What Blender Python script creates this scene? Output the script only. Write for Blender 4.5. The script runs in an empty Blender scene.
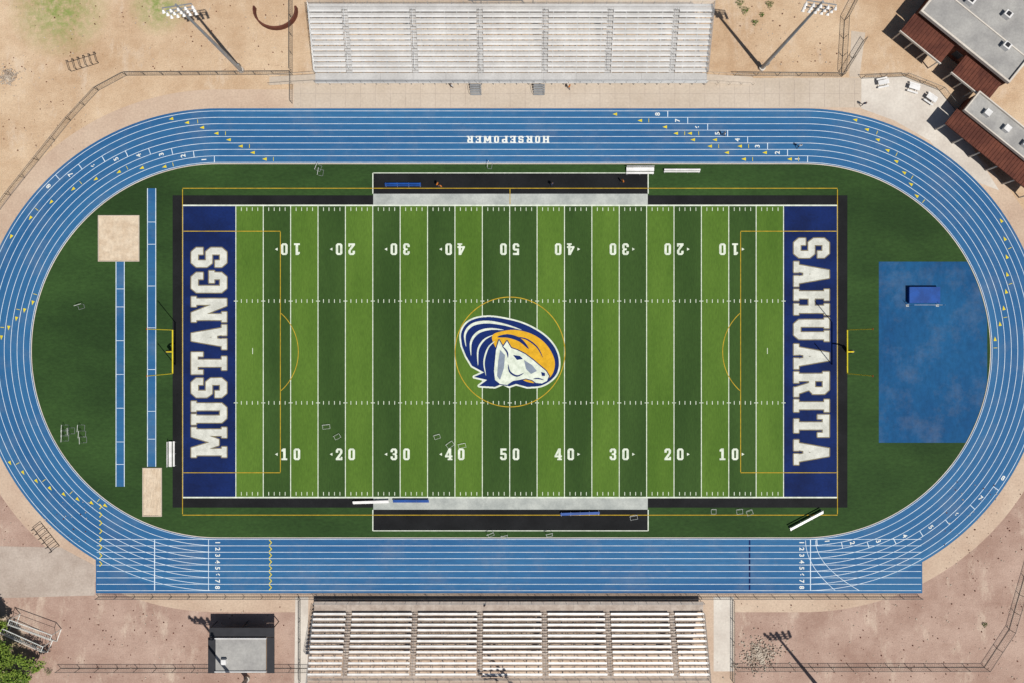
import bpy, bmesh, math, random
from mathutils import Vector, Matrix
random.seed(7)
H=114.0
scene=bpy.context.scene
# ---------- survey plan: 6 plan units = 1 metre ----------
def W(x,y): return ((x-512)/6.0,(341.5-y)/6.0)
def WH(x,y,h):
    k=(H-h)/H; a=W(x,y); return (a[0]*k,a[1]*k)
def C(r,g,b,k=0.80):
    f=lambda v:((v/255.0)/12.92 if v/255.0<=0.04045 else ((v/255.0+0.055)/1.055)**2.4)
    return (min(f(r)*k,.85),min(f(g)*k,.85),min(f(b)*k,.85),1)
# ---------- materials ----------
def newmat(name):
    m=bpy.data.materials.new(name); m.use_nodes=True
    nt=m.node_tree; b=nt.nodes['Principled BSDF']
    return m,nt,b
def noise(nt,vec,scale,detail=6,rough=.6,stretch=None):
    n=nt.nodes.new('ShaderNodeTexNoise'); n.inputs['Scale'].default_value=scale
    n.inputs['Detail'].default_value=detail; n.inputs['Roughness'].default_value=rough
    if stretch:
        mp=nt.nodes.new('ShaderNodeMapping'); mp.inputs['Scale'].default_value=stretch
        nt.links.new(vec,mp.inputs['Vector']); vec=mp.outputs[0]
    nt.links.new(vec,n.inputs['Vector']); return n.outputs['Fac']
def ramp(nt,fac,a,b,lo=0,hi=1):
    r=nt.nodes.new('ShaderNodeMapRange'); nt.links.new(fac,r.inputs[0])
    for i,v in enumerate((a,b,lo,hi)): r.inputs[i+1].default_value=v
    return r.outputs[0]
def mix(nt,fac,a,b,mode='MIX'):
    m=nt.nodes.new('ShaderNodeMix'); m.data_type='RGBA'; m.blend_type=mode
    for sock,v in ((m.inputs[0],fac),(m.inputs[6],a),(m.inputs[7],b)):
        if isinstance(v,bpy.types.NodeSocket): nt.links.new(v,sock)
        else: sock.default_value=v
    return m.outputs[2]
def math_(nt,op,a,b=None):
    m=nt.nodes.new('ShaderNodeMath'); m.operation=op
    for s,v in ((m.inputs[0],a),(m.inputs[1],b)):
        if v is None: continue
        if isinstance(v,bpy.types.NodeSocket): nt.links.new(v,s)
        else: s.default_value=v
    return m.outputs[0]
def gray(nt,v):
    c=nt.nodes.new('ShaderNodeCombineColor')
    for i in range(3): nt.links.new(v,c.inputs[i])
    return c.outputs[0]
def M(name,c1,c2=None,s=.15,fine=6,famt=.12,rough=.9,metal=0,stretch=None,uv=False,bump=0,lo=.38,hi=.62,spec=.25,fstretch=None,wear=0):
    m,nt,b=newmat(name)
    tc=nt.nodes.new('ShaderNodeTexCoord'); vec=tc.outputs['UV' if uv else 'Object']
    c2=c2 or tuple(v*.82 for v in c1[:3])+(1,)
    f=ramp(nt,noise(nt,vec,s,8,.62,stretch),lo,hi)
    col=mix(nt,f,c1,c2)
    n2=noise(nt,vec,fine,5,.7,fstretch or stretch)
    g=ramp(nt,n2,.25,.75,1-famt,1+famt)
    col=mix(nt,1.0,col,gray(nt,g),'MULTIPLY')
    if wear:   # dusty scuffs in patches
        wf=ramp(nt,noise(nt,tc.outputs['Object'],.16,12,.72),.50,.72,0,wear)
        col=mix(nt,wf,col,C(170,160,150))
    nt.links.new(col,b.inputs['Base Color'])
    b.inputs['Roughness'].default_value=rough; b.inputs['Metallic'].default_value=metal
    b.inputs['Specular IOR Level'].default_value=spec
    if bump:
        bp=nt.nodes.new('ShaderNodeBump'); bp.inputs['Strength'].default_value=bump; bp.inputs['Distance'].default_value=.05
        nt.links.new(n2,bp.inputs['Height']); nt.links.new(bp.outputs[0],b.inputs['Normal'])
    return m
# ---------- mesh builder ----------
class MB:
    def __init__(s): s.v=[];s.f=[];s.m=[];s.uv=[]
    def face(s,pts,m=0,uv=None):
        i=len(s.v); s.v+= [tuple(p) for p in pts]; s.f.append(tuple(range(i,i+len(pts)))); s.m.append(m)
        s.uv+= (uv if uv else [(p[0],p[1]) for p in pts])
    def rect(s,x0,y0,x1,y1,z,m=0):
        x0,x1=min(x0,x1),max(x0,x1); y0,y1=min(y0,y1),max(y0,y1)
        s.face([(x0,y0,z),(x1,y0,z),(x1,y1,z),(x0,y1,z)],m)
    def box(s,c,sz,m=0,rot=0,R=None):
        hx,hy,hz=[v/2 for v in sz]; c=Vector(c)
        R=R or Matrix.Rotation(rot,3,'Z')
        P=[c+R@Vector((a*hx,b*hy,d*hz)) for a in(-1,1) for b in(-1,1) for d in(-1,1)]
        for q in ((0,1,3,2),(4,6,7,5),(0,4,5,1),(2,3,7,6),(0,2,6,4),(1,5,7,3)):
            s.face([P[i] for i in q],m)
    def tube(s,p,q,r,m=0,n=6,r2=None):
        p=Vector(p);q=Vector(q); d=q-p
        if d.length<1e-6: return
        r2=r if r2 is None else r2
        R=d.to_track_quat('Z','Y').to_matrix()
        A=[p+R@Vector((math.cos(2*math.pi*i/n)*r,math.sin(2*math.pi*i/n)*r,0)) for i in range(n)]
        B=[q+R@Vector((math.cos(2*math.pi*i/n)*r2,math.sin(2*math.pi*i/n)*r2,0)) for i in range(n)]
        for i in range(n): s.face([A[i],A[(i+1)%n],B[(i+1)%n],B[i]],m)
        s.face(B,m); s.face(A[::-1],m)
    def prism(s,pts,z0,z1,m=0,mt=None):
        a=sum(pts[i][0]*pts[(i+1)%len(pts)][1]-pts[(i+1)%len(pts)][0]*pts[i][1] for i in range(len(pts)))
        if a<0: pts=pts[::-1]
        s.face([(x,y,z1) for x,y in pts],m if mt is None else mt)
        for i in range(len(pts)):
            a,b=pts[i],pts[(i+1)%len(pts)]
            s.face([(a[0],a[1],z0),(b[0],b[1],z0),(b[0],b[1],z1),(a[0],a[1],z1)],m)
    def strip(s,line,w,z,m=0,closed=False):
        n=len(line); L=[];Rr=[]
        for i in range(n):
            a=line[(i-1)%n] if (closed or i>0) else line[i]
            b=line[(i+1)%n] if (closed or i<n-1) else line[i]
            ww=w[i] if isinstance(w,(list,tuple)) else w
            d=Vector((b[0]-a[0],b[1]-a[1])); d.normalize(); nx,ny=-d.y*ww/2,d.x*ww/2
            L.append((line[i][0]+nx,line[i][1]+ny,z)); Rr.append((line[i][0]-nx,line[i][1]-ny,z))
        for i in range(n if closed else n-1):
            j=(i+1)%n; s.face([Rr[i],Rr[j],L[j],L[i]],m)
    def obj(s,name,mats,parent=None,smooth=False,loc=None):
        me=bpy.data.meshes.new(name); me.from_pydata(s.v,[],s.f)
        for m in mats: me.materials.append(m)
        me.polygons.foreach_set('material_index',s.m)
        uvl=me.uv_layers.new(name='UVMap')
        uvl.data.foreach_set('uv',[c for u in s.uv for c in u])
        if smooth: me.polygons.foreach_set('use_smooth',[True]*len(s.f))
        me.update()
        o=bpy.data.objects.new(name,me); scene.collection.objects.link(o)
        if parent: o.parent=parent
        return o
def empty(name,loc=(0,0,0)):
    e=bpy.data.objects.new(name,None); scene.collection.objects.link(e); return e
def poly_sheet(name,pts,z,mat,parent=None):
    b=MB(); P=[W(*p) for p in pts]
    a=sum(P[i][0]*P[(i+1)%len(P)][1]-P[(i+1)%len(P)][0]*P[i][1] for i in range(len(P)))
    if a<0: P=P[::-1]
    b.face([(x,y,z) for x,y in P]); return b.obj(name,[mat],parent)

# ---------- glyphs ----------
def R_(a,b,c,d): return [(a,b),(c,b),(c,d),(a,d)]
def ctop(l,r,t=10,th=1.9): return [(l,t-1.4),(l+1.3,t),(r-1.3,t),(r,t-1.4),(r,t-th),(l,t-th)]
def cbot(l,r,th=1.9): return [(l,1.4),(l+1.3,0),(r-1.3,0),(r,1.4),(r,th),(l,th)]
G={
'U':(7.2,[R_(.6,1.4,2.8,10),R_(4.4,1.4,6.6,10),R_(0,8.6,3.2,10),R_(4,8.6,7.2,10),cbot(.6,6.6)]),
'S':(6.6,[ctop(.3,6.3),R_(4.2,6.7,6.3,8.6),R_(.3,5.6,2.4,8.6),[(.3,5.6),(1.5,4.1),(6.3,4.1),(6.3,4.5),(5.1,5.9),(.3,5.9)],R_(4.2,1.4,6.3,4.5),cbot(.3,6.3),R_(.3,1.4,2.4,3.3)]),
'T':(6.8,[R_(0,8.2,6.8,10),R_(0,6.7,1.3,10),R_(5.5,6.7,6.8,10),R_(2.3,0,4.5,10),R_(1.3,0,5.5,1.4)]),
'A':(7.6,[[(.7,0),(2.9,0),(4.7,10),(2.6,10)],[(4.7,0),(6.9,0),(5.0,10),(2.9,10)],R_(1.8,2.7,5.8,4.3),R_(0,0,3.3,1.4),R_(4.3,0,7.6,1.4)]),
'N':(7.8,[R_(.6,0,2.5,10),R_(5.3,0,7.2,10),[(.6,10),(2.9,10),(7.2,0),(5.0,0)],R_(0,8.6,2.9,10),R_(0,0,3.1,1.4),R_(4.7,8.6,7.8,10)]),
'G':(7.1,[R_(.4,1.4,2.5,8.6),ctop(.4,6.6),cbot(.4,6.6),R_(4.5,6.7,6.6,8.6),R_(4.5,1.4,6.6,4.8),R_(3.4,3.5,7.1,5)]),
'M':(9.2,[R_(.6,0,2.6,10),R_(6.6,0,8.6,10),[(.6,10),(2.9,10),(5.5,2.2),(3.7,2.2)],[(8.6,10),(6.3,10),(3.7,2.2),(5.5,2.2)],R_(0,0,3.2,1.4),R_(6,0,9.2,1.4),R_(0,8.6,2.6,10),R_(6.6,8.6,9.2,10)]),
'W':(9.2,[R_(.6,0,2.6,10),R_(6.6,0,8.6,10),[(.6,0),(2.9,0),(5.5,7.8),(3.7,7.8)],[(8.6,0),(6.3,0),(3.7,7.8),(5.5,7.8)],R_(0,8.6,3.2,10),R_(6,8.6,9.2,10)]),
'H':(7.8,[R_(.6,0,2.8,10),R_(5,0,7.2,10),R_(2,4.2,5.6,5.9),R_(0,0,3.4,1.4),R_(4.4,0,7.8,1.4),R_(0,8.6,3.4,10),R_(4.4,8.6,7.8,10)]),
'R':(7.6,[R_(.6,0,2.8,10),[(0,10),(5.5,10),(6.8,8.7),(6.8,8.2),(0,8.2)],R_(4.7,5.2,6.8,8.7),[(1,6),(6.8,6),(6.8,5.4),(5.6,4.3),(1,4.3)],[(3.3,4.6),(5.5,4.6),(7.1,0),(4.9,0)],R_(0,0,3.4,1.4),R_(4.7,0,7.6,1.4)]),
'P':(7.2,[R_(.6,0,2.8,10),[(0,10),(5.5,10),(6.8,8.7),(6.8,8.2),(0,8.2)],R_(4.7,5.2,6.8,8.7),[(1,6),(6.8,6),(6.8,5.4),(5.6,4.3),(1,4.3)],R_(0,0,3.6,1.4)]),
'E':(6.8,[R_(.6,0,2.8,10),R_(0,8.4,6.4,10),R_(0,0,6.4,1.6),R_(2,4.3,5,5.8),R_(5,7,6.4,10),R_(5,0,6.4,3)]),
'I':(3.8,[R_(.8,0,3,10),R_(0,0,3.8,1.4),R_(0,8.6,3.8,10)]),
'0':(6.4,[R_(.4,1.4,2.4,8.6),R_(4,1.4,6,8.6),ctop(.4,6,10,1.7),cbot(.4,6,1.7)]),
'1':(5,[R_(1.5,0,3.6,10),R_(0,0,5,1.5),[(0,7.4),(1.6,7.4),(1.6,10),(1.4,10),(0,8.8)]]),
'2':(6.4,[ctop(.4,6,10,1.7),R_(4,6,6,8.6),R_(.4,6.4,2.4,8.6),[(4,6.2),(6,6.2),(3,1.5),(.4,1.5)],R_(.4,0,6,1.7),R_(4.6,0,6,2.8)]),
'3':(6.4,[ctop(.4,6,10,1.7),R_(4,5.8,6,8.6),R_(.4,6.8,2.4,8.6),R_(2.2,4.3,5.4,5.9),R_(4,1.4,6,4.4),cbot(.4,6,1.7),R_(.4,1.4,2.4,3.2)]),
'4':(6.6,[R_(3.5,0,5.5,10),[(.2,3.6),(2.1,3.6),(5,10),(3.4,10)],R_(.2,2.4,6.5,4),R_(2.5,0,6.5,1.3)]),
'5':(6.4,[R_(.6,8.2,5.8,10),R_(.6,4.6,2.4,10),[(.6,6.3),(4.7,6.3),(6,5),(6,4.5),(.6,4.5)],R_(4,1.4,6,5),cbot(.4,6,1.7),R_(.4,1.4,2.4,3)]),
}
G['O']=G['0']
def raster(polys,dy,dil=0):
    ys=[p[1] for q in polys for p in q]; y=min(ys); n=int(math.ceil((max(ys)-y)/dy-1e-6)); rows=[]
    for i in range(n):
        yc=y+(i+.5)*dy; iv=[]
        for q in polys:
            xs=[]
            for k in range(len(q)):
                a,b=q[k],q[(k+1)%len(q)]
                if (a[1]<=yc)!=(b[1]<=yc): xs.append(a[0]+(yc-a[1])*(b[0]-a[0])/(b[1]-a[1]))
            xs.sort(); iv+= list(zip(xs[0::2],xs[1::2]))
        rows.append((yc,iv))
    k=int(round(dil/dy))
    if k:
        d={}
        for j in range(-k,n+k):
            iv=[]
            for q in range(max(0,j-k),min(n,j+k+1)):
                e=math.sqrt(max(0,dil*dil-((q-j)*dy)**2)) if q!=j else dil
                iv+=[(a-e,b+e) for a,b in rows[q][1]]
            d[j]=(y+(j+.5)*dy,iv)
        rows=[d[j] for j in sorted(d)]
    out=[]
    for yc,iv in rows:
        iv.sort(); m=[]
        for a,b in iv:
            if m and a<=m[-1][1]: m[-1][1]=max(m[-1][1],b)
            else: m.append([a,b])
        out.append((yc,m))
    return out
def text(b,s,cx,cy,h,up,z,m=0,gap=.5,length=None,dil=0,dy=.1,wscale=1):
    k=h/10.0; U=Vector(up); A=Vector((U.y,-U.x))
    wid=sum(G[c][0] for c in s)+gap*(len(s)-1); kx=k*wscale
    if length: kx=length/wid
    x=-wid/2; O=Vector((cx,cy))
    for c in s:
        for yc,iv in raster(G[c][1],dy,dil):
            for a,bb in iv:
                pts=[(a,yc-dy/2),(bb,yc-dy/2),(bb,yc+dy/2),(a,yc+dy/2)]
                b.face([tuple(O+A*((px+x)*kx)+U*((py-5)*k))+(z,) for px,py in pts],m)
        x+=G[c][0]+gap

# ---------- materials list ----------
m_white=M('white_paint',(.72,.73,.70,1),(.60,.62,.58,1),1.5,9,.12)
m_fwhite=M('field_white',(.66,.70,.60,1),(.50,.55,.45,1),1.2,12,.18)
m_letter=M('letter_white',(.60,.60,.54,1),(.46,.46,.41,1),.6,5,.18)
m_letedge=M('letter_edge',(.20,.17,.10,1),(.14,.12,.08,1),.6,5,.15)
m_yellow=M('yellow_turf',C(205,172,50),C(175,144,40),1,8,.1)
m_yel2=M('yellow_paint',C(235,215,50),None,1,8,.1)
m_light=M('turf_light',C(92,124,44),C(76,108,34),.12,2.2,.24,stretch=(1,.25,1),fstretch=(2.5,.5,1))
m_dark=M('turf_dark',C(60,88,37),C(48,75,29),.12,2.2,.26,stretch=(1,.25,1),fstretch=(2.5,.5,1))
m_out=M('turf_outer',C(53,82,37),C(38,63,27),.07,2.5,.30,stretch=(.5,1,1))
m_blue_ez=M('turf_blue',C(13,38,96),C(8,28,76),.2,3,.25)
m_black=M('turf_black',C(30,31,33),C(19,20,22),.2,3,.28)
m_gray=M('coach_box_gray',C(192,196,190),C(165,170,166),.3,3,.14)
m_track=M('track_blue',C(54,112,158),C(33,88,140),.10,1.6,.16,uv=True,stretch=(.12,1.6,1),lo=.3,hi=.7,fstretch=(.25,2.5,1),rough=.8,wear=.16)
m_track2=M('track_blue_chute',C(52,110,156),C(33,88,140),.10,1.6,.16,stretch=(.12,1.6,1),lo=.3,hi=.7,rough=.8,wear=.16)
m_pad=M('jump_pad_blue',C(30,94,142),C(17,72,120),.09,1.2,.22,lo=.3,hi=.7,stretch=(1,.6,1),wear=.14)
m_lane=M('lane_paint',(.66,.72,.76,1),(.48,.58,.68,1),.8,6,.16)
m_conc=M('concrete',C(212,198,182),C(194,178,160),.12,2.5,.14,lo=.3,hi=.7)
m_conc2=M('concrete_light',C(224,216,205),C(205,195,184),.15,2.5,.12)
m_apron=M('compacted_dirt',C(212,190,168),C(190,163,142),.10,3,.18,lo=.33,hi=.67)
m_apgray=M('gray_dirt',C(194,180,168),C(174,158,146),.2,3,.18)
m_sand=M('sand',C(224,206,182),C(206,184,158),.5,3,.14,bump=.4)
m_alu=M('aluminium',(.74,.73,.72,1),(.62,.61,.60,1),.8,4,.10,rough=.5,metal=.1)
m_aluW=M('aluminium_white',(.66,.65,.64,1),(.55,.54,.53,1),.3,4,.12,rough=.6)
m_deck=M('aluminium_deck',(.50,.49,.48,1),(.42,.41,.40,1),.3,4,.14,rough=.6)
m_foot=M('dusty_plank',C(192,178,166),C(168,152,140),.8,4,.15,rough=.7)
m_steel=M('galvanised_steel',(.35,.36,.37,1),(.28,.29,.30,1),1,4,.1,rough=.45,metal=.5)
m_fence=M('fence_steel',(.16,.15,.14,1),(.12,.11,.10,1),1,4,.1,rough=.6,metal=.3)
m_dk=M('dark_metal',(.03,.03,.035,1),None,1,4,.1,rough=.5)
m_brick=M('brown_roof',C(112,66,52),C(88,50,41),.4,3,.2)
m_roof=M('gray_roof',C(178,176,172),C(154,152,150),.25,3,.14)
m_wall=M('stucco',C(190,165,140),None,.5,4,.1)
m_red=M('red_fabric',C(190,60,30),None,2,6,.1)
m_blueo=M('blue_vinyl',C(25,82,165),C(20,68,140),.6,4,.12,rough=.5)
m_glass=M('dark_glass',(.02,.03,.04,1),None,1,3,.1,rough=.1)
m_skin=M('skin',(.35,.2,.13,1),None,2,6,.05)
m_cloth=M('cloth_dark',(.03,.04,.08,1),None,2,6,.1)
m_clothw=M('cloth_white',(.6,.6,.6,1),None,2,6,.1)
m_orange=M('cloth_orange',C(230,130,30),None,2,6,.1)
m_stone=M('stone',C(205,192,176),C(168,150,134),1,5,.2)
m_leaf=M('leaf',(.10,.17,.025,1),(.045,.10,.015,1),.6,3,.3)
m_leafb=M('leaf_bright',(.19,.27,.04,1),None,.6,3,.3)
m_bark=M('bark',(.12,.08,.05,1),None,2,8,.3)

# ---------- ground ----------
m,nt,b=newmat('desert_dirt'); tc=nt.nodes.new('ShaderNodeTexCoord'); vec=tc.outputs['Object']
sep=nt.nodes.new('ShaderNodeSeparateXYZ'); nt.links.new(vec,sep.inputs[0])
big=noise(nt,vec,.035,6,.6)
yy=math_(nt,'ADD',sep.outputs[1],math_(nt,'MULTIPLY',math_(nt,'SUBTRACT',big,.5),40))
fy=ramp(nt,yy,-14,16)
top=mix(nt,ramp(nt,noise(nt,vec,.09,12,.72),.38,.62),C(220,194,164),C(194,162,130))
bot=mix(nt,ramp(nt,noise(nt,vec,.11,12,.72),.38,.62),C(194,167,152),C(168,138,124))
col=mix(nt,fy,bot,top)
dust=ramp(nt,noise(nt,vec,.25,12,.75,(1,.4,1)),.54,.68,0,.65)
col=mix(nt,dust,col,C(224,206,186))
dk=ramp(nt,noise(nt,vec,.6,12,.8,(.5,1,1)),.57,.70,0,.42)
col=mix(nt,dk,col,C(140,108,90))
speck=ramp(nt,noise(nt,vec,5,6,.85),.25,.75,.66,1.32)
col=mix(nt,1.0,col,gray(nt,speck),'MULTIPLY')
def spot(x,y,r):
    vm=nt.nodes.new('ShaderNodeVectorMath'); vm.operation='DISTANCE'; a=W(x,y)
    nt.links.new(vec,vm.inputs[0]); vm.inputs[1].default_value=(a[0],a[1],0)
    return ramp(nt,vm.outputs['Value'],r,r*.2)
sp=math_(nt,'MAXIMUM',math_(nt,'MAXIMUM',spot(58,6,9),spot(158,4,5.5)),spot(-20,660,9))
wf=math_(nt,'MULTIPLY',sp,ramp(nt,noise(nt,vec,.9,10,.75),.34,.58,0,.95))
col=mix(nt,wf,col,C(138,154,84))
nt.links.new(col,b.inputs['Base Color']); b.inputs['Roughness'].default_value=.95; b.inputs['Specular IOR Level'].default_value=.1
bp=nt.nodes.new('ShaderNodeBump'); bp.inputs['Strength'].default_value=.6; bp.inputs['Distance'].default_value=.2
nt.links.new(noise(nt,vec,1.6,10,.75),bp.inputs['Height']); nt.links.new(bp.outputs[0],b.inputs['Normal'])
g=MB(); g.rect(-2500,-2500,2500,2500,0); g.obj('ground',[m])

# ---------- track ----------
CY=350.8; CLx=218; CRx=804; RI=188; RO=243; LW=6.42
def oval(r,n=96,ccy=CY):
    P=[]
    for i in range(n+1):
        a=math.pi/2+math.pi*i/n; P.append(W(CLx+r*math.cos(a),ccy-r*math.sin(a)))
    for i in range(n+1):
        a=-math.pi/2+math.pi*i/n; P.append(W(CRx+r*math.cos(a),ccy-r*math.sin(a)))
    return P
def ring(name,r0,r1,z,mat,parent=None):
    b=MB(); A=oval(r0);B=oval(r1); s=0; n=len(A); M_=oval((r0+r1)/2); w=(r1-r0)/6
    for i in range(n):
        j=(i+1)%n; d=math.dist(M_[i],M_[j])
        b.face([A[i]+(z,),A[j]+(z,),B[j]+(z,),B[i]+(z,)][::-1],0,[(s,0),(s+d,0),(s+d,w),(s,w)][::-1]); s+=d
    return b.obj(name,[mat],parent)
ring('dirt_path',RO-1,RO+19,.006,m_apron)
track=empty('running_track')
ring('track_surface',RI,RO,.020,m_track,track)
for cx,xe,nm in ((CLx,95,'chute_a'),(CRx,923,'chute_b')):
    bb=MB(); n=24
    for i in range(n):
        xa=cx+(xe-cx)*i/n; xb=cx+(xe-cx)*(i+1)/n
        ya=CY+math.sqrt(RO**2-(xa-cx)**2); yb=CY+math.sqrt(RO**2-(xb-cx)**2)
        p=[W(xa,ya),W(xb,yb),W(xb,CY+RO),W(xa,CY+RO)]
        if xe<cx: p=p[::-1]
        bb.face([q+(.020,) for q in p][::-1])
    bb.obj(nm,[m_track2],track)
ln=MB()
for k in range(9): ln.strip(oval(RI+1+k*LW),.08,.026,0,closed=True)
for k in range(9):
    y=CY+RI+1+k*LW; ln.strip([W(96,y),W(922,y)],.08,.030)
def tpos(u,r):
    Ls=CRx-CLx; La=math.pi*RI; u=u%(2*Ls+2*La)
    if u<Ls: return (CRx-u,CY-r),(-1,0)
    u-=Ls
    if u<La:
        f=u/RI; return (CLx-r*math.sin(f),CY-r*math.cos(f)),(-math.cos(f),math.sin(f))
    u-=La
    if u<Ls: return (CLx+u,CY+r),(1,0)
    u-=Ls; f=u/RI; return (CRx+r*math.sin(f),CY+r*math.cos(f)),(math.cos(f),-math.sin(f))
def lane_r(k): return RI+1+(k-.5)*LW
def tick(u,k,m=0,w=.12,full=1.0,z=.034,b=ln):
    (x,y),d=tpos(u,lane_r(k)); nx,ny=-d[1],d[0]; h=LW/2*full
    b.strip([W(x-nx*h,y-ny*h),W(x+nx*h,y+ny*h)],w,z,m)
def tri(u,k,m=1,sz=.45):
    (x,y),d=tpos(u,lane_r(k)); X,Y=W(x,y); dx,dy=d[0],-d[1]
    ln.face([(X+dx*sz,Y+dy*sz,.038),(X-dx*sz-dy*sz*.7,Y-dy*sz+dx*sz*.7,.038),(X-dx*sz+dy*sz*.7,Y-dy*sz-dx*sz*.7,.038)],m)
La=math.pi*RI; Ls=586
for k in range(1,9):
    tick(-4+20*(k-1),k); tick(590+19.5*(k-1),k)
    tick(2*Ls+La+math.radians(4+7.2*(k-1))*RI,k)
    for u0,st in ((540,12),(640,21),(14,25),(Ls+La*.42,9),(Ls+La*.80,-12),(2*Ls+La+La*.52,14),(2*Ls+La+La*.80,11),(60,17)):
        if u0==60 and k>5: continue
        tri(u0+st*(k-1),k,1,.38)
        if k%2: tick(u0+st*(k-1)-9,k,1,.09,.6)
def cross(x,w=.12,m=0,k0=1,k1=8): ln.strip([W(x,CY+RI+1+(k0-1)*LW),W(x,CY+RI+1+k1*LW)],w,.034,m)
cross(154,.15); cross(208,.1); cross(811,.14)
for x,m in ((270,1),(100,1)):
    for k in range(1,9):
        yc=CY+lane_r(k)
        if x==100: yc=CY+RI-36+ (k-.5)*8.2
        X,Y=W(x,yc)
        ln.strip([(X-.2,Y-.42),(X+.2,Y),(X-.2,Y+.42)],.17,.042,m)
for k in range(1,9):
    X,Y=W(750,CY+lane_r(k)); ln.rect(X-.13,Y-.4,X+.13,Y+.4,.038,2)
for off,rr in ((0,30),(10,44)):
    ln.strip([W(806+off+ (t/14)**2*rr*1.0, CY+RI+2+t/14*LW*8*.98) for t in range(15)],.08,.046)
ln.obj('lane_lines',[m_lane,m_yel2,m_blue_ez],track)
def digit(ch,x,y,up,size=1.1):
    cu=bpy.data.curves.new('d','FONT'); cu.body=ch; cu.size=size; cu.align_x='CENTER'; cu.align_y='CENTER'; cu.offset=.025
    o=bpy.data.objects.new('d',cu); scene.collection.objects.link(o)
    bpy.context.view_layer.update()
    me=bpy.data.meshes.new_from_object(o.evaluated_get(bpy.context.evaluated_depsgraph_get()))
    bpy.data.objects.remove(o); X,Y=W(x,y)
    ang=math.atan2(up[1],up[0])-math.pi/2
    me.transform(Matrix.Translation((X,Y,.034))@Matrix.Rotation(ang,4,'Z')); return me
digs=bmesh.new()
for k in range(1,9):
    for u in (6+20*(k-1),600+19.5*(k-1),2*Ls+La+math.radians(7+7.2*(k-1))*RI,Ls+La-1,2*Ls+La-2):
        (x,y),d=tpos(u,lane_r(k)); digs.from_mesh(digit(str(k),x,y,(d[0],-d[1])))
me=bpy.data.meshes.new('lane_numerals'); digs.to_mesh(me); me.materials.append(m_white)
o=bpy.data.objects.new('lane_numerals',me); scene.collection.objects.link(o); o.parent=track
hp=MB(); X,Y=W(508,139); text(hp,'HORSEPOWER',X,Y,1.15,(0,-1),.036,gap=2.4,length=83/6)
hp.obj('track_lettering',[m_white],track)
edge=MB(); edge.strip(oval(RI-.6),.12,.030,closed=True); edge.obj('inner_curb',[m_conc2],track)
# ---------- infield ----------
inf=MB(); inf.face([p+(.018,) for p in oval(RI-.4)]); inf.obj('grass_infield',[m_out])

# ---------- football field ----------
field=empty('football_field')
X0,X1,Y0,Y1=235.4,784.0,205.2,497.8
YD=(X1-X0)/100
st=MB()
for i in range(20):
    xa=X0+i*5*YD; xb=xa+5*YD
    light = (i%2==0) if i<10 else (i%2==1)
    a=W(xa,Y0);c=W(xb,Y1); st.rect(a[0],a[1],c[0],c[1],.026,0 if light else 1)
st.obj('turf_stripes',[m_light,m_dark],field)
ez=MB()
for xa,xb in ((182.5,X0),(X1,837.5)):
    a=W(xa,Y0);c=W(xb,Y1); ez.rect(a[0],a[1],c[0],c[1],.026)
ez.obj('end_zones',[m_blue_ez],field)
bk=MB()
def pr(b,x0,y0,x1,y1,z,m=0):
    a=W(x0,y0);c=W(x1,y1); b.rect(a[0],a[1],c[0],c[1],z,m)
for q in ((172,195,182.5,508),(837.5,195,848,508),(182.5,195,373,Y0),(648,195,837.5,Y0),(182.5,Y1,373,508),(648,Y1,837.5,508),(373,173,648,193.5),(373,510,648,531)): pr(bk,*q,.026)
bk.obj('black_border',[m_black],field)
gy=MB(); pr(gy,373,193.5,648,Y0,.026); pr(gy,373,Y1,648,510,.026); gy.obj('sideline_box',[m_gray],field)
wl=MB(); z=.031
for i in range(21):
    x=X0+i*5*YD; pr(wl,x-.40,Y0+.6,x+.40,Y1-.6,z)
pr(wl,182.5,Y0-.8,837.5,Y0+.6,z); pr(wl,182.5,Y1-.6,837.5,Y1+.8,z); pr(wl,181.6,Y0-.8,182.5,Y1+.8,z); pr(wl,837.5,Y0-.8,838.4,Y1+.8,z)
for i in range(100):
    if i%5==0: continue
    x=X0+i*YD
    for y in (Y0+2,Y1-5.5,299.2,401.2): pr(wl,x-.32,y,x+.32,y+3.5,z)
for i in range(21):
    x=X0+i*5*YD
    for y in (301,403): pr(wl,x-2,y-.35,x-.5,y+.35,z); pr(wl,x+.5,y-.35,x+2,y+.35,z)
for x in (372.6,648.4):
    pr(wl,x-.5,172.6,x+.5,193.4,z); pr(wl,x-.5,510.2,x+.5,531.4,z)
pr(wl,373.1,172.2,647.9,173.0,z); pr(wl,373.1,530.8,647.9,531.6,z)
pr(wl,X0+3*YD,351-3,X0+3*YD+.6,351+3,z); pr(wl,X1-3*YD,351-3,X1-3*YD+.6,351+3,z)
for i in range(1,10):
    x=X0+i*10*YD; val=50-abs(i-5)*10; s=str(val)
    for y,up in ((249,(0,-1)),(454.5,(0,1))):
        for j,ch in enumerate(s):
            off=(-6.3 if j==0 else 6.3)*(1 if up[1]>0 else -1)
            X,Y=W(x+off,y); text(wl,ch,X,Y,1.95,up,.035,wscale=1.0)
        if val!=50:
            sg=-1 if i<5 else 1; X,Y=W(x+sg*13,y)
            wl.face([(X+sg*.45,Y,.035),(X,Y+.25*sg,.035),(X,Y-.25*sg,.035)],0)
wl.obj('white_lines',[m_fwhite],field)
le=MB(); X,Y=W(208.5,352)
text(le,'MUSTANGS',X,Y,5.9,(-1,0),.031,1,gap=.85,length=211/6,dil=.3)
text(le,'MUSTANGS',X,Y,5.9,(-1,0),.036,0,gap=.85,length=211/6)
X,Y=W(812,351)
text(le,'SAHUARITA',X,Y,5.9,(1,0),.031,1,gap=.85,length=228/6,dil=.3)
text(le,'SAHUARITA',X,Y,5.9,(1,0),.036,0,gap=.85,length=228/6)
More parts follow.
